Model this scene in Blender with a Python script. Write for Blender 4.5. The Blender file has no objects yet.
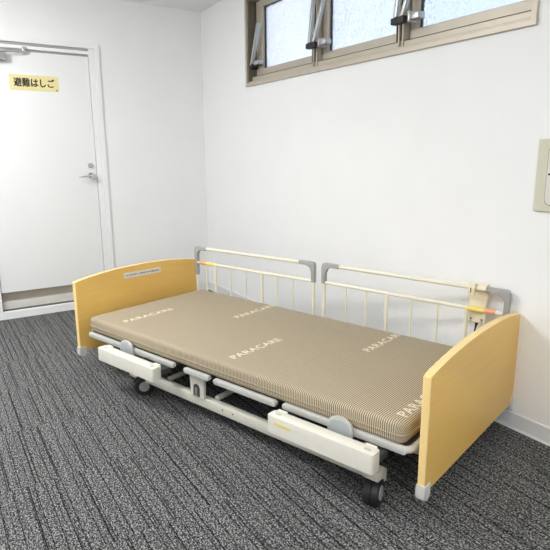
import bpy, bmesh, math, random
from mathutils import Vector, Matrix

scene = bpy.context.scene
C = scene.collection
PI = math.pi
R = math.radians

# ------------------------------------------------------------------ camera
cam_data = bpy.data.cameras.new('camera')
cam_data.sensor_width = 36.0
cam_data.lens = 36.0 * 542.0 / 550.0
cam = bpy.data.objects.new('camera', cam_data)
C.objects.link(cam)
CAM = Vector((4.49468, -2.12746, 1.22657))
FW = Vector((-0.82419718, 0.52316405, -0.21679109))
RT = Vector((0.53711727, 0.84348247, -0.0065078))
UP = Vector((-0.17945484, 0.12180595, 0.97619633))
m3 = Matrix((RT, UP, -FW)).transposed()
cam.matrix_world = Matrix.Translation(CAM) @ m3.to_4x4()
cam_data.clip_start = 0.05
scene.camera = cam

# ------------------------------------------------------------------ world: pale daylight outside the frosted glass
world = bpy.data.worlds.new('daylight')
scene.world = world
world.use_nodes = True
wn = world.node_tree.nodes
wl = world.node_tree.links
wn.clear()
w_out = wn.new('ShaderNodeOutputWorld')
w_bg = wn.new('ShaderNodeBackground')
w_tc = wn.new('ShaderNodeTexCoord')
w_sep = wn.new('ShaderNodeSeparateXYZ')
w_map = wn.new('ShaderNodeMapRange')
w_ramp = wn.new('ShaderNodeValToRGB')
w_map.inputs['From Min'].default_value = -0.92
w_map.inputs['From Max'].default_value = -0.66
w_ramp.color_ramp.elements[0].color = (0.97, 0.98, 1.0, 1)
w_ramp.color_ramp.elements[1].color = (0.44, 0.54, 0.68, 1)
wl.new(w_tc.outputs['Generated'], w_sep.inputs[0])
wl.new(w_sep.outputs['X'], w_map.inputs['Value'])
wl.new(w_map.outputs[0], w_ramp.inputs[0])
wl.new(w_ramp.outputs[0], w_bg.inputs['Color'])
w_bg.inputs['Strength'].default_value = 1.85
wl.new(w_bg.outputs[0], w_out.inputs[0])

# ------------------------------------------------------------------ ceiling lamps (flush LED panels of the room)
def ceiling_lamp(x, y, sx, sy, watts):
    ld = bpy.data.lights.new('ceiling_lamp', 'AREA')
    ld.shape = 'RECTANGLE'
    ld.size = sx
    ld.size_y = sy
    ld.energy = watts
    ld.color = (1.0, 1.0, 1.0)
    lo = bpy.data.objects.new('ceiling_lamp', ld)
    lo.location = (x, y, 2.395)
    C.objects.link(lo)
for (x, y, w) in ((1.5, -2.4, 40), (1.5, -4.1, 14), (3.9, -2.1, 17), (3.9, -4.1, 11), (5.8, -2.1, 22), (5.8, -4.1, 15)):
    ceiling_lamp(x, y, 1.25, 0.35, w)

# added fill lamps without fixtures, to lift the ceiling and upper walls
for x, w in ((1.3, 34), (3.9, 20), (6.1, 26)):
    pd = bpy.data.lights.new('fill_lamp', 'POINT')
    pd.energy = w
    pd.shadow_soft_size = 0.14
    po = bpy.data.objects.new('fill_lamp', pd)
    po.location = (x, -2.5, 2.22)
    C.objects.link(po)

scene.view_settings.view_transform = 'Standard'
scene.view_settings.look = 'None'
scene.view_settings.exposure = 0.03
scene.view_settings.gamma = 1.0
scene.view_settings.use_curve_mapping = False
try:
    scene.cycles.use_denoising = True
    scene.cycles.max_bounces = 10
    scene.cycles.diffuse_bounces = 6
    scene.cycles.sample_clamp_indirect = 6.0
except Exception:
    pass

# ------------------------------------------------------------------ material helpers
def srgb(r, g, b):
    f = lambda c: (c / 255 / 12.92) if c / 255 <= 0.04045 else ((c / 255 + 0.055) / 1.055) ** 2.4
    return (f(r), f(g), f(b), 1.0)

def base_mat(name, col, rough=0.5, metal=0.0, spec=0.5):
    m = bpy.data.materials.new(name)
    m.use_nodes = True
    b = m.node_tree.nodes['Principled BSDF']
    b.inputs['Base Color'].default_value = col if len(col) == 4 else (*col, 1)
    b.inputs['Roughness'].default_value = rough
    b.inputs['Metallic'].default_value = metal
    b.inputs['Specular IOR Level'].default_value = spec
    return m, m.node_tree.nodes, m.node_tree.links, b

def mottled(name, col, rough=0.5, metal=0.0, var=0.06, scale=30.0, bump=0.0, bscale=200.0, spec=0.5):
    """paint or plastic with a faint procedural variation and optional fine bump"""
    m, n, l, b = base_mat(name, col, rough, metal, spec)
    c = b.inputs['Base Color'].default_value[:]
    tc = n.new('ShaderNodeTexCoord')
    nz = n.new('ShaderNodeTexNoise')
    nz.inputs['Scale'].default_value = scale
    nz.inputs['Detail'].default_value = 3
    rp = n.new('ShaderNodeValToRGB')
    rp.color_ramp.elements[0].position = 0.3
    rp.color_ramp.elements[1].position = 0.7
    rp.color_ramp.elements[0].color = tuple(x * (1 - var) for x in c[:3]) + (1,)
    rp.color_ramp.elements[1].color = tuple(min(1, x * (1 + var)) for x in c[:3]) + (1,)
    l.new(tc.outputs['Object'], nz.inputs['Vector'])
    l.new(nz.outputs['Fac'], rp.inputs[0])
    l.new(rp.outputs[0], b.inputs['Base Color'])
    if bump:
        n2 = n.new('ShaderNodeTexNoise')
        n2.inputs['Scale'].default_value = bscale
        n2.inputs['Detail'].default_value = 2
        bp = n.new('ShaderNodeBump')
        bp.inputs['Strength'].default_value = bump
        bp.inputs['Distance'].default_value = 0.002
        l.new(tc.outputs['Object'], n2.inputs['Vector'])
        l.new(n2.outputs['Fac'], bp.inputs['Height'])
        l.new(bp.outputs[0], b.inputs['Normal'])
    return m

M = {}
M['wall'] = mottled('white_wallpaper', (0.85, 0.857, 0.858), 0.9, var=0.012, scale=3, bump=0.25, bscale=260, spec=0.2)
M['ceiling'] = mottled('white_ceiling_board', (0.88, 0.88, 0.87), 0.95, var=0.01, scale=4, spec=0.1)
M['door'] = mottled('white_door_paint', (0.80, 0.81, 0.81), 0.4, var=0.01, scale=2)
M['door_frame'] = mottled('white_frame_paint', (0.83, 0.84, 0.84), 0.35, var=0.01, scale=2)
M['baseboard'] = mottled('white_vinyl_baseboard', (0.74, 0.75, 0.75), 0.35, var=0.02, scale=6)
M['steel'] = mottled('brushed_steel', (0.50, 0.50, 0.49), 0.35, metal=0.8, var=0.05)
M['chrome'] = mottled('satin_chrome', (0.62, 0.62, 0.61), 0.2, metal=0.9, var=0.03)
M['handle'] = mottled('satin_silver_handle', (0.72, 0.72, 0.70), 0.3, metal=0.7, var=0.03)
M['stay'] = mottled('grey_stay_metal', srgb(190, 192, 189), 0.35, metal=0.5, var=0.03)
M['dark_steel'] = mottled('dark_steel', (0.10, 0.10, 0.10), 0.4, metal=0.5, var=0.05)
M['black'] = mottled('black_rubber', (0.012, 0.012, 0.014), 0.5, var=0.1)
M['alu'] = mottled('anodised_aluminium', srgb(188, 179, 164), 0.42, metal=0.25, var=0.03, scale=12)
M['alu_shaded'] = mottled('shaded_aluminium', srgb(104, 97, 84), 0.45, metal=0.35, var=0.03, scale=12)  # the same aluminium darkened, shade put into the colour
M['gasket'] = mottled('dark_gasket', (0.03, 0.027, 0.022), 0.6, var=0.1)
M['cream'] = mottled('cream_metal_paint', srgb(226, 222, 202), 0.35, var=0.02)
M['cream_plastic'] = mottled('cream_plastic', srgb(226, 217, 190), 0.45, var=0.03)
M['grey_cap'] = mottled('grey_plastic', srgb(158, 158, 155), 0.4, var=0.03)
M['stopper_inset'] = mottled('blue_grey_stopper_plastic', srgb(166, 171, 173), 0.45, var=0.03)
M['bar'] = mottled('pale_grey_paint', srgb(190, 190, 184), 0.4, var=0.03)
M['box'] = mottled('off_white_plastic', srgb(226, 223, 211), 0.38, var=0.02)
M['frame'] = mottled('grey_white_frame_paint', srgb(205, 203, 190), 0.4, var=0.03)
M['cap_white'] = mottled('light_grey_cap_plastic', srgb(208, 208, 204), 0.4, var=0.02)
M['deck'] = mottled('dark_deck_steel', (0.05, 0.05, 0.052), 0.6, var=0.1)
M['hub'] = mottled('grey_wheel_hub', srgb(165, 165, 162), 0.45, var=0.03)
M['sign'] = mottled('pale_yellow_sign', srgb(228, 216, 158), 0.5, var=0.02)
M['ink'] = mottled('black_ink', (0.02, 0.02, 0.02), 0.6, var=0.1)
M['green_dot'] = mottled('green_print', srgb(70, 150, 100), 0.6)
M['plate'] = mottled('beige_plate_plastic', srgb(203, 200, 180), 0.5, var=0.02)
M['plate_face'] = mottled('grey_white_plate_face', srgb(214, 212, 204), 0.5, var=0.02)
M['label_white'] = mottled('white_label', srgb(225, 222, 214), 0.5, var=0.03)
M['label_mark'] = mottled('grey_print', srgb(120, 118, 118), 0.6)
M['yellow'] = mottled('yellow_sticker', srgb(234, 214, 120), 0.5, var=0.1, scale=300)
M['orange'] = mottled('orange_sticker', srgb(232, 170, 110), 0.5, var=0.1, scale=300)
M['red'] = mottled('salmon_sticker', srgb(234, 164, 130), 0.5, var=0.1, scale=300)
M['brown'] = mottled('brown_rubber', srgb(120, 84, 62), 0.5, var=0.1)
M['letter'] = mottled('cream_woven_letter', srgb(224, 216, 190), 0.9, var=0.08, scale=400, spec=0.1)

def wood_mat(name, c1, c2, rough):
    m, n, l, b = base_mat(name, c1, rough)
    tc = n.new('ShaderNodeTexCoord')
    mp = n.new('ShaderNodeMapping')
    mp.inputs['Scale'].default_value = (30, 3.0, 60)
    nz = n.new('ShaderNodeTexNoise')
    nz.inputs['Scale'].default_value = 2.0
    nz.inputs['Detail'].default_value = 5
    nz.inputs['Distortion'].default_value = 0.6
    rp = n.new('ShaderNodeValToRGB')
    rp.color_ramp.elements[0].position = 0.3
    rp.color_ramp.elements[1].position = 0.75
    rp.color_ramp.elements[0].color = c1
    rp.color_ramp.elements[1].color = c2
    l.new(tc.outputs['Object'], mp.inputs[0])
    l.new(mp.outputs[0], nz.inputs['Vector'])
    l.new(nz.outputs['Fac'], rp.inputs[0])
    l.new(rp.outputs[0], b.inputs['Base Color'])
    return m
M['wood'] = wood_mat('maple_veneer', srgb(232, 187, 98), srgb(236, 195, 110), 0.42)
M['wood_edge'] = wood_mat('maple_edge_band', srgb(240, 208, 140), srgb(243, 214, 150), 0.4)

def carpet_mat():
    m, n, l, b = base_mat('grey_lined_carpet_tile', (0.15, 0.15, 0.15), 0.97, spec=0.1)
    T = 0.485
    def math_(op, a=None, bb=None, c=None):
        nd = n.new('ShaderNodeMath'); nd.operation = op
        for i, v in enumerate((a, bb, c)):
            if v is None: continue
            if isinstance(v, (int, float)): nd.inputs[i].default_value = v
            else: l.new(v, nd.inputs[i])
        return nd.outputs[0]
    geo = n.new('ShaderNodeNewGeometry')
    sep = n.new('ShaderNodeSeparateXYZ')
    l.new(geo.outputs['Position'], sep.inputs[0])
    X, Y = sep.outputs['X'], sep.outputs['Y']
    ix = math_('FLOOR', math_('DIVIDE', math_('ADD', X, -0.007), T))
    iy = math_('FLOOR', math_('DIVIDE', math_('ADD', Y, 5.0), T))
    seed = math_('ADD', math_('MULTIPLY', ix, 17.31), math_('MULTIPLY', iy, 5.77))
    # wobble of the tufted line
    wob = n.new('ShaderNodeTexNoise'); wob.noise_dimensions = '2D'
    wob.inputs['Scale'].default_value = 160
    l.new(geo.outputs['Position'], wob.inputs['Vector'])
    yw = math_('ADD', Y, math_('MULTIPLY', math_('ADD', wob.outputs['Fac'], -0.5), 0.0014))
    def lines(freq, off, width, strength):
        v = n.new('ShaderNodeTexVoronoi'); v.voronoi_dimensions = '1D'; v.feature = 'DISTANCE_TO_EDGE'
        v.inputs['Scale'].default_value = 1.0
        l.new(math_('ADD', math_('MULTIPLY', yw, freq), math_('ADD', seed, off)), v.inputs['W'])
        mr = n.new('ShaderNodeMapRange'); mr.interpolation_type = 'SMOOTHSTEP'
        mr.inputs['From Min'].default_value = width * 0.35
        mr.inputs['From Max'].default_value = width
        mr.inputs['To Min'].default_value = strength
        mr.inputs['To Max'].default_value = 0.0
        l.new(v.outputs['Distance'], mr.inputs['Value'])
        return mr.outputs[0]
    L0 = lines(10, 3.3, 0.028, 0.95)
    L1 = lines(22, 0.0, 0.050, 0.88)
    L2 = lines(38, 31.7, 0.07, 0.6)
    # broken fainter lines
    brk = n.new('ShaderNodeTexNoise'); brk.noise_dimensions = '3D'
    brk.inputs['Scale'].default_value = 6
    l.new(geo.outputs['Position'], brk.inputs['Vector'])
    L2 = math_('MULTIPLY', L2, math_('GREATER_THAN', brk.outputs['Fac'], 0.47))
    dark = math_('SUBTRACT', 1.0, math_('MAXIMUM', L0, math_('MAXIMUM', L1, L2)))
    # soft tonal bands per tufting row
    band = n.new('ShaderNodeTexNoise'); band.noise_dimensions = '1D'
    band.inputs['Scale'].default_value = 40
    l.new(math_('ADD', Y, seed), band.inputs['W'])
    bandv = math_('ADD', math_('MULTIPLY', band.outputs['Fac'], 0.55), 0.72)
    # salt and pepper yarn
    mp = n.new('ShaderNodeMapping'); mp.inputs['Scale'].default_value = (0.75, 1.1, 1)
    l.new(geo.outputs['Position'], mp.inputs[0])
    g = n.new('ShaderNodeTexNoise'); g.inputs['Scale'].default_value = 185; g.inputs['Detail'].default_value = 2
    l.new(mp.outputs[0], g.inputs['Vector'])
    g2 = n.new('ShaderNodeTexNoise'); g2.inputs['Scale'].default_value = 80; g2.inputs['Detail'].default_value = 1
    l.new(mp.outputs[0], g2.inputs['Vector'])
    gm = math_('ADD', math_('MULTIPLY', g.outputs['Fac'], 0.8), math_('MULTIPLY', g2.outputs['Fac'], 0.2))
    gr = n.new('ShaderNodeValToRGB')
    e = gr.color_ramp.elements
    e[0].position = 0.38; e[0].color = (0.008, 0.008, 0.009, 1)
    e[1].position = 0.63; e[1].color = (0.37, 0.37, 0.365, 1)
    mid = e.new(0.5); mid.color = (0.088, 0.090, 0.090, 1)
    l.new(gm, gr.inputs[0])
    mul = n.new('ShaderNodeVectorMath'); mul.operation = 'SCALE'
    l.new(gr.outputs[0], mul.inputs[0])
    l.new(math_('MULTIPLY', dark, bandv), mul.inputs['Scale'])
    l.new(mul.outputs[0], b.inputs['Base Color'])
    bp = n.new('ShaderNodeBump'); bp.inputs['Strength'].default_value = 0.5; bp.inputs['Distance'].default_value = 0.004
    l.new(math_('ADD', g.outputs['Fac'], dark), bp.inputs['Height'])
    l.new(bp.outputs[0], b.inputs['Normal'])
    return m
M['carpet'] = carpet_mat()

def ticking_mat():
    """fine brown and cream stripes running across the mattress"""
    m, n, l, b = base_mat('brown_striped_ticking', (0.45, 0.38, 0.28), 0.9, spec=0.15)
    tc = n.new('ShaderNodeTexCoord')
    sep = n.new('ShaderNodeSeparateXYZ')
    l.new(tc.outputs['Object'], sep.inputs[0])
    wob = n.new('ShaderNodeTexNoise'); wob.inputs['Scale'].default_value = 7
    l.new(tc.outputs['Object'], wob.inputs['Vector'])
    a = n.new('ShaderNodeMath'); a.operation = 'MULTIPLY_ADD'
    l.new(wob.outputs['Fac'], a.inputs[0]); a.inputs[1].default_value = 0.006
    # the cloth runs over the end edge, so stripes carry on down the end face
    we = n.new('ShaderNodeMapRange')
    we.inputs['From Min'].default_value = 0.972; we.inputs['From Max'].default_value = 1.004
    l.new(sep.outputs['X'], we.inputs['Value'])
    dz = n.new('ShaderNodeMath'); dz.operation = 'SUBTRACT'; dz.inputs[0].default_value = 0.342
    l.new(sep.outputs['Z'], dz.inputs[1])
    wx_ = n.new('ShaderNodeMath'); wx_.operation = 'MULTIPLY_ADD'
    l.new(we.outputs[0], wx_.inputs[0]); l.new(dz.outputs[0], wx_.inputs[1]); l.new(sep.outputs['X'], wx_.inputs[2])
    l.new(wx_.outputs[0], a.inputs[2])
    s = n.new('ShaderNodeMath'); s.operation = 'MULTIPLY'; s.inputs[1].default_value = 2 * PI / 0.0085
    l.new(a.outputs[0], s.inputs[0])
    sn = n.new('ShaderNodeMath'); sn.operation = 'SINE'
    l.new(s.outputs[0], sn.inputs[0])
    mr = n.new('ShaderNodeMapRange'); mr.interpolation_type = 'SMOOTHSTEP'
    mr.inputs['From Min'].default_value = -0.7; mr.inputs['From Max'].default_value = 0.7
    l.new(sn.outputs[0], mr.inputs['Value'])
    mx = n.new('ShaderNodeMix'); mx.data_type = 'RGBA'
    mx.inputs['A'].default_value = srgb(120, 104, 84)
    mx.inputs['B'].default_value = srgb(195, 184, 160)
    l.new(mr.outputs[0], mx.inputs['Factor'])
    l.new(mx.outputs['Result'], b.inputs['Base Color'])
    n2 = n.new('ShaderNodeTexNoise'); n2.inputs['Scale'].default_value = 5; n2.inputs['Detail'].default_value = 4
    l.new(tc.outputs['Object'], n2.inputs['Vector'])
    bp = n.new('ShaderNodeBump'); bp.inputs['Strength'].default_value = 0.5; bp.inputs['Distance'].default_value = 0.02
    l.new(n2.outputs['Fac'], bp.inputs['Height'])
    l.new(bp.outputs[0], b.inputs['Normal'])
    return m
M['ticking'] = ticking_mat()

def glass_mat():
    m, n, l, b = base_mat('patterned_frosted_glass', (0.93, 0.96, 1.0), 0.32)
    b.inputs['Transmission Weight'].default_value = 1.0
    b.inputs['IOR'].default_value = 1.25
    tc = n.new('ShaderNodeTexCoord')
    mp = n.new('ShaderNodeMapping'); mp.inputs['Rotation'].default_value = (0, R(38), 0); mp.inputs['Scale'].default_value = (1.0, 1, 0.55)
    nz = n.new('ShaderNodeTexVoronoi'); nz.inputs['Scale'].default_value = 130
    l.new(tc.outputs['Object'], mp.inputs[0]); l.new(mp.outputs[0], nz.inputs['Vector'])
    bp = n.new('ShaderNodeBump'); bp.inputs['Strength'].default_value = 0.9; bp.inputs['Distance'].default_value = 0.004
    l.new(nz.outputs['Distance'], bp.inputs['Height']); l.new(bp.outputs[0], b.inputs['Normal'])
    rp = n.new('ShaderNodeValToRGB')
    rp.color_ramp.elements[0].color = (0.80, 0.86, 0.94, 1); rp.color_ramp.elements[1].color = (1, 1, 1, 1)
    rp.color_ramp.elements[1].position = 0.7
    l.new(nz.outputs['Distance'], rp.inputs[0]); l.new(rp.outputs[0], b.inputs['Base Color'])
    return m
M['glass'] = glass_mat()

# ------------------------------------------------------------------ mesh helpers
def obj(name, bm, mats, parent=None, smooth=False):
    me = bpy.data.meshes.new(name)
    bmesh.ops.recalc_face_normals(bm, faces=bm.faces[:])
    bm.to_mesh(me); bm.free()
    if not isinstance(mats, (list, tuple)): mats = [mats]
    for mm in mats: me.materials.append(mm)
    if smooth:
        for p in me.polygons: p.use_smooth = True
        try: me.set_sharp_from_angle(angle=R(40))
        except Exception: pass
    o = bpy.data.objects.new(name, me)
    C.objects.link(o)
    if parent: o.parent = parent
    return o

def box(bm, x0, x1, y0, y1, z0, z1, bev=0.0, seg=2, mat=0):
    r = bmesh.ops.create_cube(bm, size=1)
    vs = r['verts']
    for v in vs:
        v.co = Vector((x0 if v.co.x < 0 else x1, y0 if v.co.y < 0 else y1, z0 if v.co.z < 0 else z1))
    fs = list({f for v in vs for f in v.link_faces})
    if bev:
        es = list({e for v in vs for e in v.link_edges})
        q = bmesh.ops.bevel(bm, geom=es, offset=bev, segments=seg, profile=0.5, affect='EDGES')
        fs = [f for f in fs if f.is_valid] + q['faces']
    for f in set(fs): f.material_index = mat
    return bm

def B(*a, **k):
    return box(bmesh.new(), *a, **k)

def cyl(bm, p0, p1, r, r2=None, seg=20, mat=0):
    p0, p1 = Vector(p0), Vector(p1)
    d = p1 - p0
    q = d.to_track_quat('Z', 'Y').to_matrix().to_4x4()
    mtx = Matrix.Translation((p0 + p1) / 2) @ q
    g = bmesh.ops.create_cone(bm, cap_ends=True, segments=seg, radius1=r, radius2=r if r2 is None else r2, depth=d.length, matrix=mtx)
    for f in {f for v in g['verts'] for f in v.link_faces}: f.material_index = mat
    return bm

def tube(bm, pts, r, seg=12):
    """round tube swept along a polyline"""
    pts = [Vector(p) for p in pts]
    rings = []
    nrm = None
    for i, p in enumerate(pts):
        t = (pts[min(i + 1, len(pts) - 1)] - pts[max(i - 1, 0)]).normalized()
        if nrm is None:
            nrm = t.orthogonal().normalized()
        nrm = (nrm - t * nrm.dot(t)).normalized()
        bn = t.cross(nrm)
        rings.append([bm.verts.new(p + (nrm * math.cos(a) + bn * math.sin(a)) * r) for a in [2 * PI * k / seg for k in range(seg)]])
    for a, b2 in zip(rings, rings[1:]):
        for k in range(seg):
            bm.faces.new((a[k], a[(k + 1) % seg], b2[(k + 1) % seg], b2[k]))
    bm.faces.new(rings[0]); bm.faces.new(rings[-1])
    return bm

def prism(bm, poly, axis, a0, a1, bev=0.0, seg=2, mat=0, cap_mat=None):
    """poly is a list of 2D points; axis 0 -> (y,z), 1 -> (x,z), 2 -> (x,y)"""
    def P(u, v, w):
        return Vector((w, u, v)) if axis == 0 else Vector((u, w, v)) if axis == 1 else Vector((u, v, w))
    va = [bm.verts.new(P(u, v, a0)) for u, v in poly]
    vb = [bm.verts.new(P(u, v, a1)) for u, v in poly]
    n = len(poly)
    fa = bm.faces.new(va); fb = bm.faces.new(vb)
    sides = [bm.faces.new((va[i], va[(i + 1) % n], vb[(i + 1) % n], vb[i])) for i in range(n)]
    for f in sides: f.material_index = mat
    for f in (fa, fb): f.material_index = mat if cap_mat is None else cap_mat
    if bev:
        es = [e for f in (fa, fb) for e in f.edges]
        q = bmesh.ops.bevel(bm, geom=es, offset=bev, segments=seg, profile=0.5, affect='EDGES')
        for f in q['faces']: f.material_index = mat
    return bm

def stadium(u0, u1, v0, v1, n=8):
    r = (v1 - v0) / 2; vc = (v0 + v1) / 2
    pts = [(u1 - r + r * math.cos(a), vc + r * math.sin(a)) for a in [-PI / 2 + PI * k / n for k in range(n + 1)]]
    pts += [(u0 + r + r * math.cos(a), vc + r * math.sin(a)) for a in [PI / 2 + PI * k / n for k in range(n + 1)]]
    return pts

def rrect(u0, u1, v0, v1, r, n=5):
    pts = []
    for cx, cy, s in ((u1 - r, v1 - r, 0), (u0 + r, v1 - r, 1), (u0 + r, v0 + r, 2), (u1 - r, v0 + r, 3)):
        for k in range(n + 1):
            a = PI / 2 * (s + k / n)
            pts.append((cx + r * math.cos(a), cy + r * math.sin(a)))
    return pts

def empty(name, loc=(0, 0, 0), rz=0.0, ry=0.0):
    o = bpy.data.objects.new(name, None)
    o.empty_display_size = 0.1
    o.location = loc
    o.rotation_euler = (0, ry, rz)
    C.objects.link(o)
    return o

def tag(o, label=None, cat=None, group=None, kind=None):
    if label: o['label'] = label
    if cat: o['category'] = cat
    if group: o['group'] = group
    if kind: o['kind'] = kind
    return o

def struct(o):
    o['kind'] = 'structure'
    return o

def text_bm(body, size, offset=0.0, extrude=0.0, shear=0.0, spacing=1.0):
    cu = bpy.data.curves.new('lettering', 'FONT')
    cu.body = body; cu.size = size; cu.offset = offset; cu.extrude = extrude
    cu.shear = shear; cu.space_character = spacing; cu.resolution_u = 4
    o = bpy.data.objects.new('lettering_curve', cu)
    C.objects.link(o)
    dg = bpy.context.evaluated_depsgraph_get()
    me = bpy.data.meshes.new_from_object(o.evaluated_get(dg))
    bm = bmesh.new(); bm.from_mesh(me)
    bpy.data.objects.remove(o); bpy.data.curves.remove(cu); bpy.data.meshes.remove(me)
    return bm

def fit_text(bm, w, h):
    xs = [v.co.x for v in bm.verts]; ys = [v.co.y for v in bm.verts]
    x0, x1, y0, y1 = min(xs), max(xs), min(ys), max(ys)
    for v in bm.verts:
        v.co.x = (v.co.x - x0) / (x1 - x0) * w
        v.co.y = (v.co.y - y0) / (y1 - y0) * h
    return bm

# ------------------------------------------------------------------ room shell
RX, RY, H = 7.2, -5.2, 2.405
WX0, WX1, WZ0, WZ1 = 0.79, 3.085, 1.745, 2.345       # window opening
DY0, DY1, DZ = -1.745, -0.955, 1.985                  # door opening
floor = struct(obj('floor', B(0, RX, RY, 0, -0.1, 0), M['carpet']))
ceiling = struct(obj('ceiling', B(-0.15, RX + 0.15, RY - 0.15, 0.15, H, H + 0.1), M['ceiling']))
# window wall (four blocks round the opening, one mesh)
def holed_wall(us, zs, place, depth):
    bm = bmesh.new()
    g = [[bm.verts.new(place(u, z)) for z in zs] for u in us]
    fs = [bm.faces.new((g[i][j], g[i + 1][j], g[i + 1][j + 1], g[i][j + 1])) for i in range(3) for j in range(3) if not (i == 1 and j == 1)]
    e = bmesh.ops.extrude_face_region(bm, geom=fs)
    bmesh.ops.translate(bm, verts=[v for v in e['geom'] if isinstance(v, bmesh.types.BMVert)], vec=depth)
    for i in range(3):
        for j in range(3):
            if i == 1 and j == 1: continue
            vs = (g[i][j], g[i + 1][j], g[i + 1][j + 1], g[i][j + 1])
            if not bm.faces.get(vs): bm.faces.new(vs)
    return bm
bm = holed_wall([-0.15, WX0, WX1, RX + 0.15], [-0.1, WZ0, WZ1, H], lambda u, z: Vector((u, 0, z)), (0, 0.15, 0))
struct(obj('wall_right', bm, M['wall']))
bm = holed_wall([RY - 0.15, DY0, DY1, 0], [-0.1, 0.062, DZ, H], lambda u, z: Vector((0, u, z)), (-0.15, 0, 0))
struct(obj('wall_left', bm, M['wall']))
struct(obj('wall_rear', B(0, RX, RY - 0.15, RY, -0.1, H), M['wall']))
struct(obj('wall_front', B(RX, RX + 0.15, RY - 0.15, 0, -0.1, H), M['wall']))

def baseboard_profile(h, t):
    return [(0, 0), (t + 0.006, 0), (t + 0.006, 0.003), (t + 0.001, 0.010), (t, h - 0.004), (t - 0.003, h), (0, h)]
BH = 0.078
bm = bmesh.new()
prism(bm, [(-u, v) for u, v in baseboard_profile(BH, 0.007)], 0, 0.008, RX)
struct(obj('baseboard_right', bm, M['baseboard']))
bm = bmesh.new()
prism(bm, [(u, v) for u, v in baseboard_profile(BH, 0.007)], 1, DY1 + 0.078, -0.0005)
struct(obj('baseboard_left', bm, M['baseboard']))
bm = bmesh.new()
prism(bm, [(u, v) for u, v in baseboard_profile(BH, 0.007)], 1, RY, DY0 - 0.078)
struct(obj('baseboard_left_rear', bm, M['baseboard']))

# ------------------------------------------------------------------ door
door = struct(empty('door_1', (0, (DY0 + DY1) / 2, 0)))
dc = (DY0 + DY1) / 2
bm = bmesh.new()
cw = 0.078
for y0, y1 in ((DY0 - cw, DY0), (DY1, DY1 + cw)):
    a, b_ = y0 - dc, y1 - dc
    inner_first = y0 >= DY1
    # stepped casing: raised outer band, lower inner band
    if inner_first:
        box(bm, -0.10, 0.016, a + 0.040, b_, 0, DZ + cw, 0.003)
        box(bm, -0.10, 0.008, a, a + 0.040, 0, DZ + 0.045, 0.002)
    else:
        box(bm, -0.10, 0.016, a, b_ - 0.040, 0, DZ + cw, 0.003)
        box(bm, -0.10, 0.008, b_ - 0.040, b_, 0, DZ + 0.045, 0.002)
box(bm, -0.10, 0.0155, DY0 - dc - cw, DY1 - dc + cw, DZ + 0.040, DZ + cw - 0.0005, 0.003)
obj('door_frame', bm, M['door_frame'], door)
bm = bmesh.new()
box(bm, -0.10, 0.002, DY0 - dc, DY1 - dc, DZ + 0.022, DZ + 0.040, 0.002)
box(bm, -0.10, -0.022, DY0 - dc, DY1 - dc, DZ - 0.012, DZ + 0.022, 0.001)
obj('head_track', bm, M['steel'], door)
leaf = obj('door_leaf', B(-0.055, -0.012, DY0 - dc + 0.004, DY1 - dc - 0.004, 0.205, DZ - 0.016, 0.002), M['door'], door)
bm = bmesh.new()
box(bm, -0.13, -0.045, DY0 - dc, DY1 - dc, 0.062, 0.125, 0.002)
obj('threshold', bm, M['plate_face'], door)
obj('threshold_riser', B(-0.13, -0.090, DY0 - dc, DY1 - dc, 0.1252, 0.215, 0.002), M['alu'], door)  # greyer than the threshold: shade under the door put into its colour
obj('sill_shadow_gap', B(-0.044, -0.004, DY0 - dc, DY1 - dc, 0.0625, 0.067), M['dark_steel'], door)  # dark strip put in for the shadow gap above the sill board
obj('sill_board', B(-0.02, 0.012, DY0 - dc, DY1 - dc, 0.0, 0.060, 0.002), M['door_frame'], door)
# lever handle
hb = bmesh.new()
cyl(hb, (-0.012, -0.999 - dc, 1.072), (-0.002, -0.999 - dc, 1.072), 0.026, seg=28)
cyl(hb, (-0.002, -0.999 - dc, 1.072), (0.045, -0.999 - dc, 1.072), 0.011, seg=16)
cyl(hb, (0.036, -0.999 - dc, 1.072), (0.052, -0.999 - dc, 1.072), 0.019, seg=24)
hand = obj('handle', hb, M['chrome'], leaf, smooth=True)
hl = bmesh.new()
tube(hl, [(0.044, -1.000 - dc, 1.072), (0.046, -1.03 - dc, 1.073), (0.046, -1.07 - dc, 1.072), (0.042, -1.092 - dc, 1.070), (0.030, -1.100 - dc, 1.069)], 0.0085, 12)
obj('lever', hl, M['handle'], hand, smooth=True)
lb = bmesh.new()
cyl(lb, (-0.012, -1.001 - dc, 1.152), (-0.003, -1.001 - dc, 1.152), 0.021, 0.018, seg=28)
lk = obj('lock', lb, M['steel'], leaf, smooth=True)
obj('thumb_turn', B(-0.003, 0.012, -1.005 - dc, -0.997 - dc, 1.138, 1.166, 0.002), M['chrome'], lk)
# closer
cb = B(-0.012, 0.045, -1.76 - dc, -1.535 - dc, 1.895, 1.945, 0.006)
clo = obj('door_closer', cb, M['steel'], leaf, smooth=True)
ab = bmesh.new()
tube(ab, [(0.040, -1.60 - dc, 1.948), (0.030, -1.50 - dc, 1.956), (0.016, -1.41 - dc, 1.962)], 0.006, 10)
cyl(ab, (0.040, -1.60 - dc, 1.940), (0.040, -1.60 - dc, 1.955), 0.012)
obj('closer_arm', ab, M['steel'], clo, smooth=True)
obj('arm_bracket', B(-0.012, 0.022, -1.425 - dc, -1.395 - dc, 1.955, 1.998, 0.003), M['chrome'], clo, smooth=True)

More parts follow.
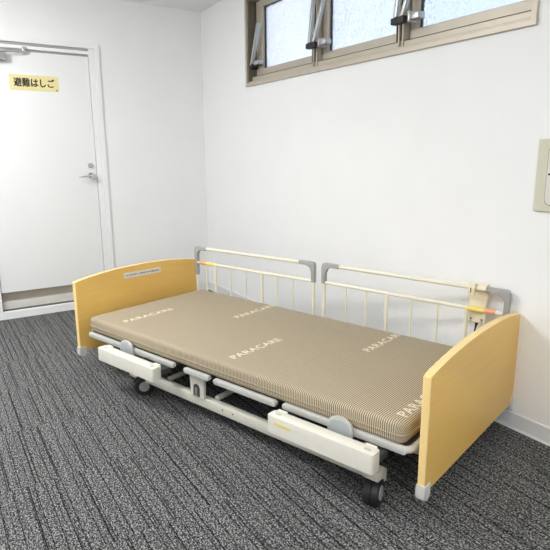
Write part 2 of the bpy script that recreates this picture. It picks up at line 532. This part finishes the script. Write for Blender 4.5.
# ------------------------------------------------------------------ door sign
sg = tag(empty('door_sign', (-0.0115, -1.3595, 1.7535)), 'pale yellow rectangular sign with black Japanese lettering on the white door', 'sign')
bm = B(-0.0003, 0.0018, -0.168, 0.168, -0.0545, 0.0545, 0.0004)
obj('plate', bm, M['sign'], sg)
tb = fit_text(text_bm('避難はしご', 0.07), 0.278, 0.060)
for dx, dy in ((0.0022, 0.0), (0.0042, 0.0), (0.0015, 0.0018), (0.0022, -0.0015), (0.0034, 0.0012)):
    t2 = fit_text(text_bm('避難はしご', 0.07), 0.278, 0.060)
    for v in t2.verts: v.co.x += dx; v.co.y += dy; v.co.z -= 0.0001
    me_t = bpy.data.meshes.new('stroke'); t2.to_mesh(me_t); t2.free(); tb.from_mesh(me_t); bpy.data.meshes.remove(me_t)
for v in tb.verts:
    x, y, z = v.co
    v.co = Vector((0.0022 + z, x - 0.142, y - 0.028))
obj('lettering', tb, M['ink'], sg)
cb = bmesh.new(); cyl(cb, (0.0018, 0.152, -0.045), (0.0023, 0.152, -0.045), 0.006)
obj('green_mark', cb, M['green_dot'], sg)

# ------------------------------------------------------------------ window (three sashes)
win = struct(empty('window_1', ((WX0 + WX1) / 2, 0, WZ0)))
wx, wz = (WX0 + WX1) / 2, WZ0
bm = bmesh.new()
X0, X1, Z0, Z1 = WX0 - wx, WX1 - wx, 0.0, WZ1 - WZ0
box(bm, X0 - 0.018, X1 + 0.020, -0.016, 0.002, Z0 - 0.022, Z0 + 0.003, 0.002)      # outer casing
box(bm, X0 - 0.018, X1 + 0.020, -0.016, 0.002, Z1 - 0.003, Z1 + 0.022, 0.002)
box(bm, X0 - 0.018, X0 + 0.004, -0.015, 0.002, Z0, Z1, 0.002)
box(bm, X1 - 0.006, X1 + 0.018, -0.015, 0.002, Z0, Z1, 0.002)
obj('window_casing', bm, M['alu'], win)
bm = bmesh.new()
box(bm, X0, X1, 0.002, 0.145, Z0, Z0 + 0.014, 0.002)
box(bm, X0, X1, 0.028, 0.145, Z0 + 0.014, Z0 + 0.046, 0.003)
box(bm, X0, X1, 0.002, 0.145, Z1 - 0.03, Z1, 0.002)
box(bm, X1 - 0.014, X1, 0.002, 0.145, Z0, Z1, 0.002)
MU = (1.592 - wx, 2.328 - wx)
for mx_ in MU:
    box(bm, mx_ - 0.020, mx_ + 0.020, 0.020, 0.120, Z0 + 0.01, Z1 - 0.02, 0.002)
    box(bm, mx_ - 0.004, mx_ + 0.004, 0.006, 0.022, Z0 + 0.02, Z1 - 0.02, 0.001)
obj('window_frame', bm, M['alu'], win)
for mx_ in MU:
    for dx in (-0.023, 0.0065):
        obj('gap_strip', B(mx_ + dx - 0.002, mx_ + dx + 0.002, 0.016, 0.075, Z0 + 0.047, Z1 - 0.03), M['gasket'], win)
obj('gap_strip', B(X0 + 0.014, X1 - 0.014, 0.027, 0.062, Z0 + 0.0465, Z0 + 0.0480), M['alu_shaded'], win)  # dark strip painting the shaded gap between sill and sash
obj('gap_strip', B(X0 + 0.014, X1 - 0.014, 0.0265, 0.030, Z0 + 0.0142, Z0 + 0.0160), M['alu_shaded'], win)  # dark strip painting the shadow line at the sill step
obj('side_reveal', B(X0, X0 + 0.014, 0.002, 0.145, Z0, Z1, 0.002), M['alu_shaded'], win)  # left jamb, its shade painted into the darker aluminium
sash_x = ((X0 + 0.022, MU[0] - 0.026), (MU[0] + 0.026, MU[1] - 0.026), (MU[1] + 0.026, X1 - 0.022))
for i, (a, b_) in enumerate(sash_x):
    bm = bmesh.new()
    zb, zt = Z0 + 0.050, Z1 - 0.035
    wl_ = 0.088 if i == 0 else 0.052
    box(bm, a, b_, 0.060, 0.100, zb, zb + 0.050, 0.003)
    box(bm, a, b_, 0.060, 0.100, zt - 0.045, zt, 0.003)
    box(bm, a, a + wl_, 0.062, 0.100, zb + 0.045, zt - 0.04, 0.003)
    box(bm, b_ - 0.052, b_, 0.062, 0.100, zb + 0.045, zt - 0.04, 0.003)
    sash = obj('sash', bm, M['alu'], win)
    g = bmesh.new()
    gx0, gx1, gz0, gz1 = a + wl_, b_ - 0.052, zb + 0.050, zt - 0.045
    t = 0.004
    box(g, gx0, gx0 + t, 0.080, 0.098, gz0, gz1); box(g, gx1 - t, gx1, 0.080, 0.098, gz0, gz1)
    box(g, gx0, gx1, 0.080, 0.098, gz0, gz0 + t); box(g, gx0, gx1, 0.080, 0.098, gz1 - t, gz1)
    obj('gasket', g, M['gasket'], sash)
    obj('pane', B(gx0, gx1, 0.086, 0.092, gz0, gz1), M['glass'], sash)
# opener stays
def stay(x, z, single):
    s = empty('window_stay'); s.parent = win; s.location = (x - wx, 0, z - wz)
    bm = bmesh.new()
    if single:
        box(bm, 0.018, 0.105, 0.010, 0.050, -0.016, 0.014, 0.004)
    else:
        box(bm, 0.100, 0.158, -0.030, 0.018, -0.024, 0.008, 0.003)
        box(bm, 0.086, 0.104, -0.034, 0.018, -0.034, 0.018, 0.003)
    obj('bracket', bm, M['steel'], s, smooth=True)
    if single:
        bm = B(-0.002, 0.016, 0.0, 0.030, -0.014, 0.260, 0.003)
        for v in bm.verts:
            v.co.x += 0.10 * max(0, v.co.z) / 0.26
        obj('arm', bm, M['stay'], s, smooth=True)
        obj('end_block', B(-0.010, 0.030, 0.002, 0.056, -0.036, -0.004, 0.004), M['black'], s)
    else:
        for dx, tilt in ((0.006, 0.006), (0.050, 0.070)):
            bm = B(dx, dx + 0.023, -0.050, -0.028, 0.0, 0.44, 0.004)
            for v in bm.verts:
                v.co.x += tilt * max(0, v.co.z) / 0.25
                v.co.y += 0.04 * max(0, v.co.z) / 0.44
            obj('arm', bm, M['stay'], s, smooth=True)
        obj('end_block', B(-0.004, 0.086, -0.056, -0.020, -0.034, -0.002, 0.005), M['black'], s, smooth=True)
    return s
stay(0.815, 1.885, True)
stay(1.600, 1.892, False)
stay(2.333, 1.892, False)

# ------------------------------------------------------------------ wall panel at the right edge of the view
pn = tag(empty('wall_switch_panel', (3.300, -0.0005, 1.136)), 'beige wall panel with a rounded pale grey inset on the white wall at right', 'wall panel')
bm = B(-0.137, 0.137, -0.012, 0.0, -0.145, 0.145, 0.004)
obj('cover_plate', bm, M['plate'], pn)
bm = bmesh.new()
prism(bm, rrect(-0.090, 0.106, -0.118, 0.122, 0.024), 1, -0.0125, -0.008)
obj('recess_line', bm, M['dark_steel'], pn)
bm = bmesh.new()
prism(bm, rrect(-0.0875, 0.1035, -0.1155, 0.1195, 0.022), 1, -0.0145, -0.008, 0.001)
ins = obj('inset', bm, M['plate_face'], pn)
obj('slot', B(-0.082, -0.070, -0.0155, -0.0143, 0.002, 0.010), M['ink'], ins)

# ------------------------------------------------------------------ care bed
BED = (2.2364, -0.7395, 0.0)
YAW = R(16.9712)
bed = tag(empty('care_bed', BED, YAW), 'adjustable care bed with arched maple end boards and pale grey frame on casters', 'bed')

def end_board(x0, x1, outer):
    """arched board; x0<x1; outer=+1 when the outside faces +x"""
    hw = 0.455
    poly = [(-hw, 0.120), (hw, 0.120), (hw, 0.534)]
    n = 24
    for k in range(n + 1):
        u = 1 - 2 * k / n
        poly.append((u * (hw - 0.004), 0.538 + 0.036 * (1 - abs(u) ** 2.2)))
    poly.append((-hw, 0.534))
    bm = bmesh.new()
    prism(bm, poly, 0, x0, x1, bev=0.005, seg=3, mat=1, cap_mat=0)
    return obj('end_board', bm, [M['wood'], M['wood_edge']], bed, smooth=True)

def corner_caps(board, xc):
    for s in (-1, 1):
        bm = bmesh.new()
        y1, y0 = 0.459, 0.415
        cap_poly = [(y0, 0.150), (y0, 0.106)] + [(y0 + 0.014 - 0.014 * math.cos(a), 0.106 - 0.014 * math.sin(a)) for a in [PI / 2 * k / 5 for k in range(1, 6)]]
        cap_poly += [(y1 - 0.016 + 0.016 * math.sin(a), 0.108 - 0.016 * math.cos(a)) for a in [PI / 2 * k / 5 for k in range(6)]] + [(y1, 0.150)]
        prism(bm, [(s * u, v) for u, v in cap_poly], 0, xc - 0.0175, xc + 0.0175, bev=0.005, seg=3)
        obj('corner_cap', bm, M['cap_white'], board, smooth=True)

eb_l = end_board(-1.087, -1.059, -1)
corner_caps(eb_l, -1.073)
eb_l.location.z = -0.013
eb_r = end_board(1.059, 1.087, 1)
corner_caps(eb_r, 1.073)
for (bd, xo) in ((eb_r, 1.073), (eb_l, -1.073)):
    bm = bmesh.new(); cyl(bm, (xo, 0.466, 0.165), (xo, 0.466, 0.215), 0.011)
    obj('wall_bumper', bm, M['brown'], bd, smooth=True)
# name label on the inner face of the left board
bm = B(-1.0592, -1.0572, -0.128, 0.150, 0.478, 0.512, 0.0006)
for v in bm.verts: v.co.z += 0.022 - (v.co.y - 0.011) * 0.015
nl = obj('name_label', bm, M['label_white'], eb_l); nl['label'] = 'white paper label with small grey print'
bm = bmesh.new()
random.seed(3)
yy = -0.116
while yy < 0.135:
    w_ = random.uniform(0.004, 0.010)
    zc = 0.517 - (yy - 0.011) * 0.015
    if not (-0.035 < yy < -0.02):
        box(bm, -1.0573, -1.0568, yy, yy + w_, zc - random.uniform(0.003, 0.006), zc + random.uniform(0.002, 0.006))
    yy += w_ + 0.005
obj('print', bm, M['label_mark'], nl)

# deck: four lying panels edged by pale bars
segs = ((-0.945, -0.200), (-0.128, 0.045), (0.075, 0.440), (0.474, 1.018))
for a, b_ in segs:
    bm = B(a + 0.006, b_ - 0.004, -0.436, 0.436, 0.238, 0.256, 0.003)
    obj('deck_panel', bm, M['deck'], bed)
    for s in (-1, 1):
        bm = bmesh.new()
        ys = sorted((s * 0.460, s * 0.438))
        zb = 0.236 if a > 0.4 else 0.230
        prism(bm, stadium(a, b_, zb, zb + 0.027), 1, ys[0], ys[1], bev=0.004, seg=2)
        obj('deck_edge_bar', bm, M['bar'], bed, smooth=True)
# foot end bar
bm = bmesh.new()
tube(bm, [(0.985, -0.449, 0.250)] + [(0.995 + 0.028 * math.sin(a), -0.421 - 0.028 * math.cos(a), 0.252) for a in [PI / 2 * k / 6 for k in range(7)]] +
     [(1.023, 0.421, 0.252)], 0.013, 12)
obj('end_bar', bm, M['bar'], bed, smooth=True)
bm = bmesh.new()
tube(bm, [(-0.95, -0.43, 0.250), (-0.95, 0.43, 0.250)], 0.012, 12)
obj('end_bar', bm, M['bar'], bed, smooth=True)
# arms that carry the end boards
for xa, xb in ((-1.059, -0.90), (1.059, 0.90)):
    for s in (-1, 1):
        bm = B(min(xa, xb), max(xa, xb), s * 0.30 - 0.02, s * 0.30 + 0.02, 0.17, 0.215, 0.004)
        obj('board_bracket', bm, M['frame'], bed)
# mattress stoppers (half round tabs)
for xc, zz in ((-0.561, 0.256), (0.760, 0.262)):
    bm = bmesh.new()
    rr = 0.053
    poly = [(xc + rr * math.cos(a), zz + 0.038 * math.sin(a) ** 0.8) for a in [PI * k / 14 for k in range(15)]]
    poly += [(xc - rr, zz - 0.028), (xc + rr, zz - 0.028)]
    prism(bm, poly, 1, -0.476, -0.461, bev=0.004, seg=2)
    st = obj('mattress_stopper', bm, M['bar'], bed, smooth=True)
    bm = bmesh.new(); r2 = rr - 0.009
    poly = [(xc + r2 * math.cos(a), zz - 0.002 + 0.030 * math.sin(a) ** 0.8) for a in [PI * k / 14 for k in range(15)]]
    poly += [(xc - r2, zz - 0.024), (xc + r2, zz - 0.024)]
    prism(bm, poly, 1, -0.4775, -0.470, bev=0.001, seg=1)
    ip = obj('inset_pad', bm, M['stopper_inset'], st)
    ip['label'] = 'darker blue-grey inset'

# long option boxes on the near side
def side_box(x0, x1, sticker):
    y0, y1, z0, z1 = -0.556, -0.504, 0.182, (0.255 if sticker else 0.249)
    bm = bmesh.new()
    prism(bm, rrect(x0, x1, y0, y1, 0.009), 2, z0, z1, bev=0.0025, seg=2)
    bx = obj('side_box', bm, M['box'], bed, smooth=True)
    for xx in (x0 + 0.035, x1 - 0.035):
        bm = bmesh.new()
        prism(bm, stadium(xx - 0.014, xx + 0.014, -0.536, -0.524), 2, z1 - 0.001, z1 + 0.0012)
        obj('screw_cover', bm, M['bar'], bx)
        obj('mount', B(xx - 0.03, xx + 0.03, -0.503, -0.44, 0.200, 0.226, 0.003), M['deck'], bx)
        obj('raised_tab', B(xx - 0.026, xx + 0.018, -0.505, -0.492, 0.215, z1 + 0.0015, 0.003), M['box'], bx)
    obj('inner_channel', B(x0 + 0.02, x1 - 0.02, -0.505, -0.488, 0.188, 0.225, 0.003), M['deck'], bx)
    if sticker:
        tb = bmesh.new()
        random.seed(11)
        u = 0.0
        while u < 0.072:
            w_ = random.uniform(0.006, 0.012)
            prism(tb, [(x0 + 0.035 + u, 0.222), (x0 + 0.035 + u + w_, 0.222), (x0 + 0.037 + u + w_, 0.222 + random.uniform(0.008, 0.014)), (x0 + 0.038 + u, 0.234)], 1, y0 - 0.0006, y0 + 0.0002)
            u += w_ + 0.0015
        sk = obj('sticker', tb, M['yellow'], bx); sk['label'] = 'small yellow printed mark'
    return bx
side_box(-0.700, -0.232, False)
side_box(0.482, 0.946, True)

# lower frame
for s in (-1, 1):
    ys = sorted((s * 0.428, s * 0.392))
    bm = B(-0.62, 0.915, ys[0], ys[1], 0.072, 0.119, 0.004)
    obj('base_rail', bm, M['frame'], bed, smooth=True)
for xx in (0.10, 0.165):
    bm = bmesh.new(); cyl(bm, (xx, -0.4295, 0.100), (xx, -0.4275, 0.100), 0.004, seg=12)
    obj('bolt', bm, M['dark_steel'], bed)
for xx in (-0.33, 0.02, 0.60):
    bm = bmesh.new(); cyl(bm, (xx, -0.385, 0.118), (xx - 0.05, 0.40, 0.118), 0.013)
    obj('cross_tube', bm, M['frame'], bed, smooth=True)
for xx in (-0.60, 0.80):
    obj('cross_member', B(xx - 0.025, xx + 0.025, -0.40, 0.40, 0.105, 0.145, 0.004), M['frame'], bed)
# bracket that lifts the hip panel, slot in its foot
for s in (-1, 1):
    bm = bmesh.new()
    prism(bm, [(-0.106, 0.115), (-0.018, 0.115), (-0.012, 0.236), (-0.112, 0.236)], 1, *sorted((s * 0.436, s * 0.420)), bev=0.003)
    lb_ = obj('lift_bracket', bm, M['frame'], bed)
    bm = bmesh.new()
    prism(bm, [(-0.085, 0.123), (-0.041, 0.123), (-0.041, 0.162)] + [(-0.063 + 0.022 * math.cos(a), 0.162 + 0.022 * math.sin(a)) for a in [PI * k / 8 for k in range(1, 8)]] + [(-0.085, 0.162)], 1, *sorted((s * 0.4375, s * 0.430)))
    obj('slot', bm, M['dark_steel'], lb_)
    bm = bmesh.new()
    prism(bm, rrect(-0.072, -0.056, 0.124, 0.168, 0.007), 1, *sorted((s * 0.4400, s * 0.432)))
    obj('pin', bm, M['steel'], lb_)
obj('lift_motor', B(-0.30, 0.35, -0.07, 0.07, 0.130, 0.215, 0.01), M['deck'], bed)
for s in (-1, 1):
    obj('upper_rail', B(-0.90, 0.98, s * 0.33 - 0.015, s * 0.33 + 0.015, 0.205, 0.243, 0.003), M['deck'], bed)

# casters
def caster(x, y, ang):
    c = empty('caster'); c.parent = bed; c.location = (x, y, 0)
    Rm = Matrix.Rotation(ang, 4, 'Z')
    r = 0.050
    def turn(bm):
        bmesh.ops.transform(bm, matrix=Rm, verts=bm.verts[:]); return bm
    for s in (-1, 1):
        bm = bmesh.new()
        xs = [(0.0004, r - 0.012), (0.0006, r - 0.0015), (0.002, r), (0.024, r), (0.028, r - 0.003), (0.029, r - 0.013), (0.027, r - 0.015)]
        n = 36
        rings = [[bm.verts.new((s * a, rad * math.cos(2 * PI * k / n), r + rad * math.sin(2 * PI * k / n))) for k in range(n)] for a, rad in xs]
        for p, q in zip(rings, rings[1:]):
            for k in range(n): bm.faces.new((p[k], p[(k + 1) % n], q[(k + 1) % n], q[k]))
        bm.faces.new(rings[0]); bm.faces.new(rings[-1])
        w_ = obj('wheel', turn(bm), M['black'], c, smooth=True)
        bm = bmesh.new(); cyl(bm, (s * 0.024, 0, r), (s * 0.0305, 0, r), r - 0.021, r - 0.025, seg=32)
        obj('hub', turn(bm), M['hub'], w_, smooth=True)
    bm = bmesh.new()
    poly = [((r + 0.006) * math.cos(a), r + (r + 0.006) * math.sin(a)) for a in [R(20) + R(140) * k / 14 for k in range(15)]]
    poly += [((r - 0.012) * math.cos(a), r + (r - 0.012) * math.sin(a)) for a in [R(160) - R(140) * k / 14 for k in range(15)]]
    prism(bm, poly, 0, -0.0012, 0.0012)
    obj('wheel_hood', turn(bm), M['black'], c, smooth=True)
    bm = bmesh.new(); cyl(bm, (0, 0, 0.098), (0, 0, 0.122), 0.012)
    obj('stem', bm, M['steel'], c, smooth=True)
    return c
caster(0.895, -0.452, R(14))
caster(-0.503, -0.420, R(-30))
caster(0.895, 0.40, R(20))
caster(-0.62, 0.40, R(-15))
bm = B(0.862, 0.925, -0.476, -0.420, 0.104, 0.142, 0.006)
obj('caster_bracket', bm, M['frame'], bed, smooth=True)
bm = B(0.872, 0.932, 0.385, 0.452, 0.118, 0.150, 0.006)
obj('caster_bracket', bm, M['frame'], bed, smooth=True)

# ------------------------------------------------------------------ mattress
MX0, MX1, MY0, MY1, MZ0, MZ1 = -0.952, 1.004, -0.452, 0.402, 0.260, 0.342
mat_e = tag(empty('mattress', (BED[0], BED[1], 0.0), YAW), 'thin brown striped mattress with cream block lettering on the care bed', 'mattress')
bm = bmesh.new()
r_ = bmesh.ops.create_cube(bm, size=1)
for v in bm.verts:
    v.co = Vector((MX0 if v.co.x < 0 else MX1, MY0 if v.co.y < 0 else MY1, MZ0 if v.co.z < 0 else MZ1))
vert_e = [e for e in bm.edges if abs(e.verts[0].co.z - e.verts[1].co.z) > 0.01]
bmesh.ops.bevel(bm, geom=vert_e, offset=0.035, segments=6, profile=0.5, affect='EDGES')
hor = [e for e in bm.edges if abs(e.verts[0].co.z - e.verts[1].co.z) < 1e-5 and len(e.link_faces) == 2 and any(abs(f.normal.z) > 0.9 for f in e.link_faces) and any(abs(f.normal.z) < 0.5 for f in e.link_faces)]
MR = 0.021
bmesh.ops.bevel(bm, geom=hor, offset=MR, segments=6, profile=0.5, affect='EDGES')
mat_core = obj('cover', bm, M['ticking'], mat_e, smooth=True)
# seams running round the side wall
for zz in (0.296,):
    bm = bmesh.new()
    pts = [(u, v, zz) for u, v in rrect(MX0 - 0.001, MX1 + 0.001, MY0 - 0.001, MY1 + 0.001, 0.035, 6)]
    pts.append(pts[0])
    tube(bm, pts, 0.0028, 8)
    obj('piping', bm, M['ticking'], mat_e, smooth=True)
# woven lettering, reading from the near side to the wall
def lettering(xb, y0, length=0.330, height=0.043):
    tb = fit_text(text_bm('PARACARE', 0.07, offset=0.0009, spacing=1.12), length, height)
    s = 0.012
    k = 1
    while k * s < length:
        g = tb.verts[:] + tb.edges[:] + tb.faces[:]
        bmesh.ops.bisect_plane(tb, geom=g, plane_co=(k * s, 0, 0), plane_no=(1, 0, 0))
        k += 1
    yf = MY1 - MR
    nf = MY0 + MR
    for v in tb.verts:
        u, w, _ = v.co
        sy = y0 + u
        if sy > yf:
            a = min((sy - yf) / MR, PI / 2); ex = max(0, (sy - yf) - MR * PI / 2)
            y = yf + (MR + 0.0008) * math.sin(a); z = MZ1 - MR + (MR + 0.0008) * math.cos(a) - ex
        elif sy < nf:
            a = min((nf - sy) / MR, PI / 2)
            y = nf - (MR + 0.0008) * math.sin(a); z = MZ1 - MR + (MR + 0.0008) * math.cos(a)
        else:
            y = sy; z = MZ1 + 0.0008
        v.co = Vector((xb - w, y, z))
    obj('lettering', tb, M['letter'], mat_e)
lettering(-0.692, -0.372)
lettering(-0.278, 0.070)
lettering(0.142, -0.382)
lettering(0.556, 0.075)
lettering(0.983, -0.395)

# ------------------------------------------------------------------ side rails
def grip_cap(bm, xe, s, top, long_):
    """grey corner grip: from the end of the top bar round the corner down the post"""
    # inner curve filled web: outline in xz, s = +1 when the bar runs towards +x from xe
    rad = 0.032
    t = 0.0112
    down = 0.185 if long_ else 0.105
    P = lambda u, v: (xe + s * u, top + v)
    pts = [P(-t, -down), P(-t, -0.016)]
    for k in range(5):
        a = PI - PI / 2 * k / 4
        pts.append(P(-t + 0.018 + 0.018 * math.cos(a), t - 0.018 + 0.018 * math.sin(a)))
    pts += [P(0.100, t), P(0.100, -t)]
    for k in range(9):
        a = PI / 2 + PI / 2 * k / 8
        pts.append(P(t + rad + rad * math.cos(a), -t - rad + rad * math.sin(a)))
    pts += [P(t, -down)]
    # remove near duplicate points
    q = []
    for p in pts:
        if not q or (abs(p[0] - q[-1][0]) + abs(p[1] - q[-1][1])) > 1e-4: q.append(p)
    prism(bm, q, 1, -0.0125, 0.0125, bev=0.003, seg=2)
    return bm

def side_rail(name_label, x0, mirror, tilt, zb=0.25):
    """local x=0 is the outer end; runs 0.985 m"""
    L = 0.985
    rail = tag(empty('bed_side_rail'), name_label, 'bed rail', 'cream bed side rails along the wall side of the bed')
    c, s_ = math.cos(YAW), math.sin(YAW)
    yb = 0.423
    rail.location = (BED[0] + x0 * c - yb * s_, BED[1] + x0 * s_ + yb * c, zb)
    rail.rotation_euler = (0, 0, YAW)
    sg_ = -1 if mirror else 1
    F = lambda u: sg_ * u
    top, low = 0.375, 0.275          # above z=.25
    tz = lambda u: math.tan(tilt) * (F(u))
    for u in (0.0, L):
        bm = bmesh.new(); cyl(bm, (F(u), 0, -0.04), (F(u), 0, top + tz(u) - 0.02), 0.0098, seg=16)
        obj('post', bm, M['cream'], rail, smooth=True)
    bm = bmesh.new(); cyl(bm, (F(0.05), 0, top + tz(0.05)), (F(L - 0.05), 0, top + tz(L - 0.05)), 0.0105, seg=16)
    obj('top_bar', bm, M['cream'], rail, smooth=True)
    bm = bmesh.new(); cyl(bm, (F(0.008), 0, low + tz(0)), (F(L - 0.008), 0, low + tz(L)), 0.0092, seg=16)
    obj('lower_bar', bm, M['cream'], rail, smooth=True)
    for u, r_b in ((0.093, 0.0052), (0.178, 0.0092), (0.318, 0.0052), (0.455, 0.0052), (0.592, 0.0092), (0.715, 0.0052), (0.838, 0.0052)):
        bm = bmesh.new(); cyl(bm, (F(u), 0, 0.02 if r_b < 0.008 else -0.04), (F(u), 0, low + tz(u) - 0.002), r_b, seg=14)
        obj('baluster', bm, M['cream'], rail, smooth=True)
    bm = bmesh.new(); cyl(bm, (F(0.008), 0, 0.025), (F(L - 0.008), 0, 0.025), 0.008, seg=12)
    obj('bottom_bar', bm, M['cream'], rail, smooth=True)
    for u, lg in ((0.0, True), (L, False)):
        bm = grip_cap(bmesh.new(), F(u), sg_ if u == 0 else -sg_, top + tz(u), lg)
        cp = obj('corner_grip', bm, M['grey_cap'], rail, smooth=True)
    # warning stickers wrapped on the lower bar near the outer end
    def wrap(u0, u1, mname, nm):
        bm = bmesh.new(); cyl(bm, (F(u0), 0, low + tz(u0)), (F(u1), 0, low + tz(u1)), 0.0116, seg=16)
        k = obj('warning_sticker', bm, M[mname], rail, smooth=True); k['label'] = nm
    if mirror:
        wrap(0.095, 0.175, 'yellow', 'yellow printed sticker'); wrap(0.045, 0.095, 'red', 'salmon printed sticker'); wrap(0.02, 0.045, 'label_white', 'white sticker')
    else:
        wrap(0.095, 0.175, 'yellow', 'yellow printed sticker'); wrap(0.03, 0.095, 'orange', 'orange printed sticker')
    return rail
side_rail('cream metal bed side rail beside the far end board, nothing hung on it', -1.010, False, R(0.6), 0.240)
side_rail('cream metal bed side rail, the one with a hand control hung over its top bar', 1.033, True, R(0.0), 0.255)

# ------------------------------------------------------------------ hand control hanging behind the right rail
def bed_pt(x, y, z=0.0):
    c, s_ = math.cos(YAW), math.sin(YAW)
    return (BED[0] + x * c - y * s_, BED[1] + x * s_ + y * c, z)
rc = tag(empty('hand_control', bed_pt(0.896, 0.455, 0.475), YAW), 'cream bed hand control hooked over the side rail, black cable hanging below', 'remote control')
bm = bmesh.new()
prism(bm, [(-0.040, 0.170), (-0.037, 0.050), (-0.032, 0.0), (-0.022, -0.014), (0.022, -0.014), (0.032, 0.0), (0.037, 0.050), (0.044, 0.110), (0.044, 0.170)], 1, -0.016, 0.012, bev=0.005, seg=3)
body = obj('body', bm, M['cream_plastic'], rc, smooth=True)
obj('battery_line', B(-0.034, 0.036, -0.0172, -0.0158, 0.098, 0.100), M['plate'], body)
for xx in (-0.024, 0.024):
    bm = bmesh.new(); cyl(bm, (xx, -0.0172, 0.004), (xx, -0.0155, 0.004), 0.004, seg=12)
    obj('screw', bm, M['dark_steel'], body)
# hook: loop over the top bar (bar centre at local y=-0.032, z=0.155)
def hook_arc(x0, x1):
    bm = bmesh.new()
    cy, cz, ri, ro = -0.032, 0.155, 0.0135, 0.0200
    angs = [R(-60) + R(250) * k / 16 for k in range(17)]
    poly = [(cy + ro * math.cos(a), cz + ro * math.sin(a)) for a in angs] + [(cy + ri * math.cos(a), cz + ri * math.sin(a)) for a in reversed(angs)]
    prism(bm, poly, 0, x0, x1)
    return bm
hk = obj('hook', hook_arc(-0.034, -0.004), M['cream_plastic'], rc, smooth=True)
obj('hook_lip', B(-0.034, -0.004, -0.056, -0.046, 0.118, 0.158, 0.003), M['cream_plastic'], hk, smooth=True)
obj('latch', B(-0.021, -0.017, -0.0575, -0.0555, 0.135, 0.158), M['dark_steel'], hk)
obj('hook', hook_arc(0.006, 0.046), M['cream_plastic'], rc, smooth=True)
bm = bmesh.new(); cyl(bm, (0, -0.002, -0.012), (-0.004, -0.002, -0.040), 0.009, 0.0045, seg=14)
obj('strain_relief', bm, M['black'], rc, smooth=True)
bm = bmesh.new()
tube(bm, [(-0.003, -0.002, -0.034), (-0.007, -0.002, -0.055), (-0.006, -0.001, -0.09), (-0.010, 0.001, -0.15), (-0.012, 0.002, -0.20), (-0.014, 0.004, -0.26), (-0.03, 0.0, -0.32), (-0.06, -0.04, -0.34), (-0.06, -0.11, -0.335)], 0.0038, 10)
obj('cable', bm, M['black'], rc, smooth=True)
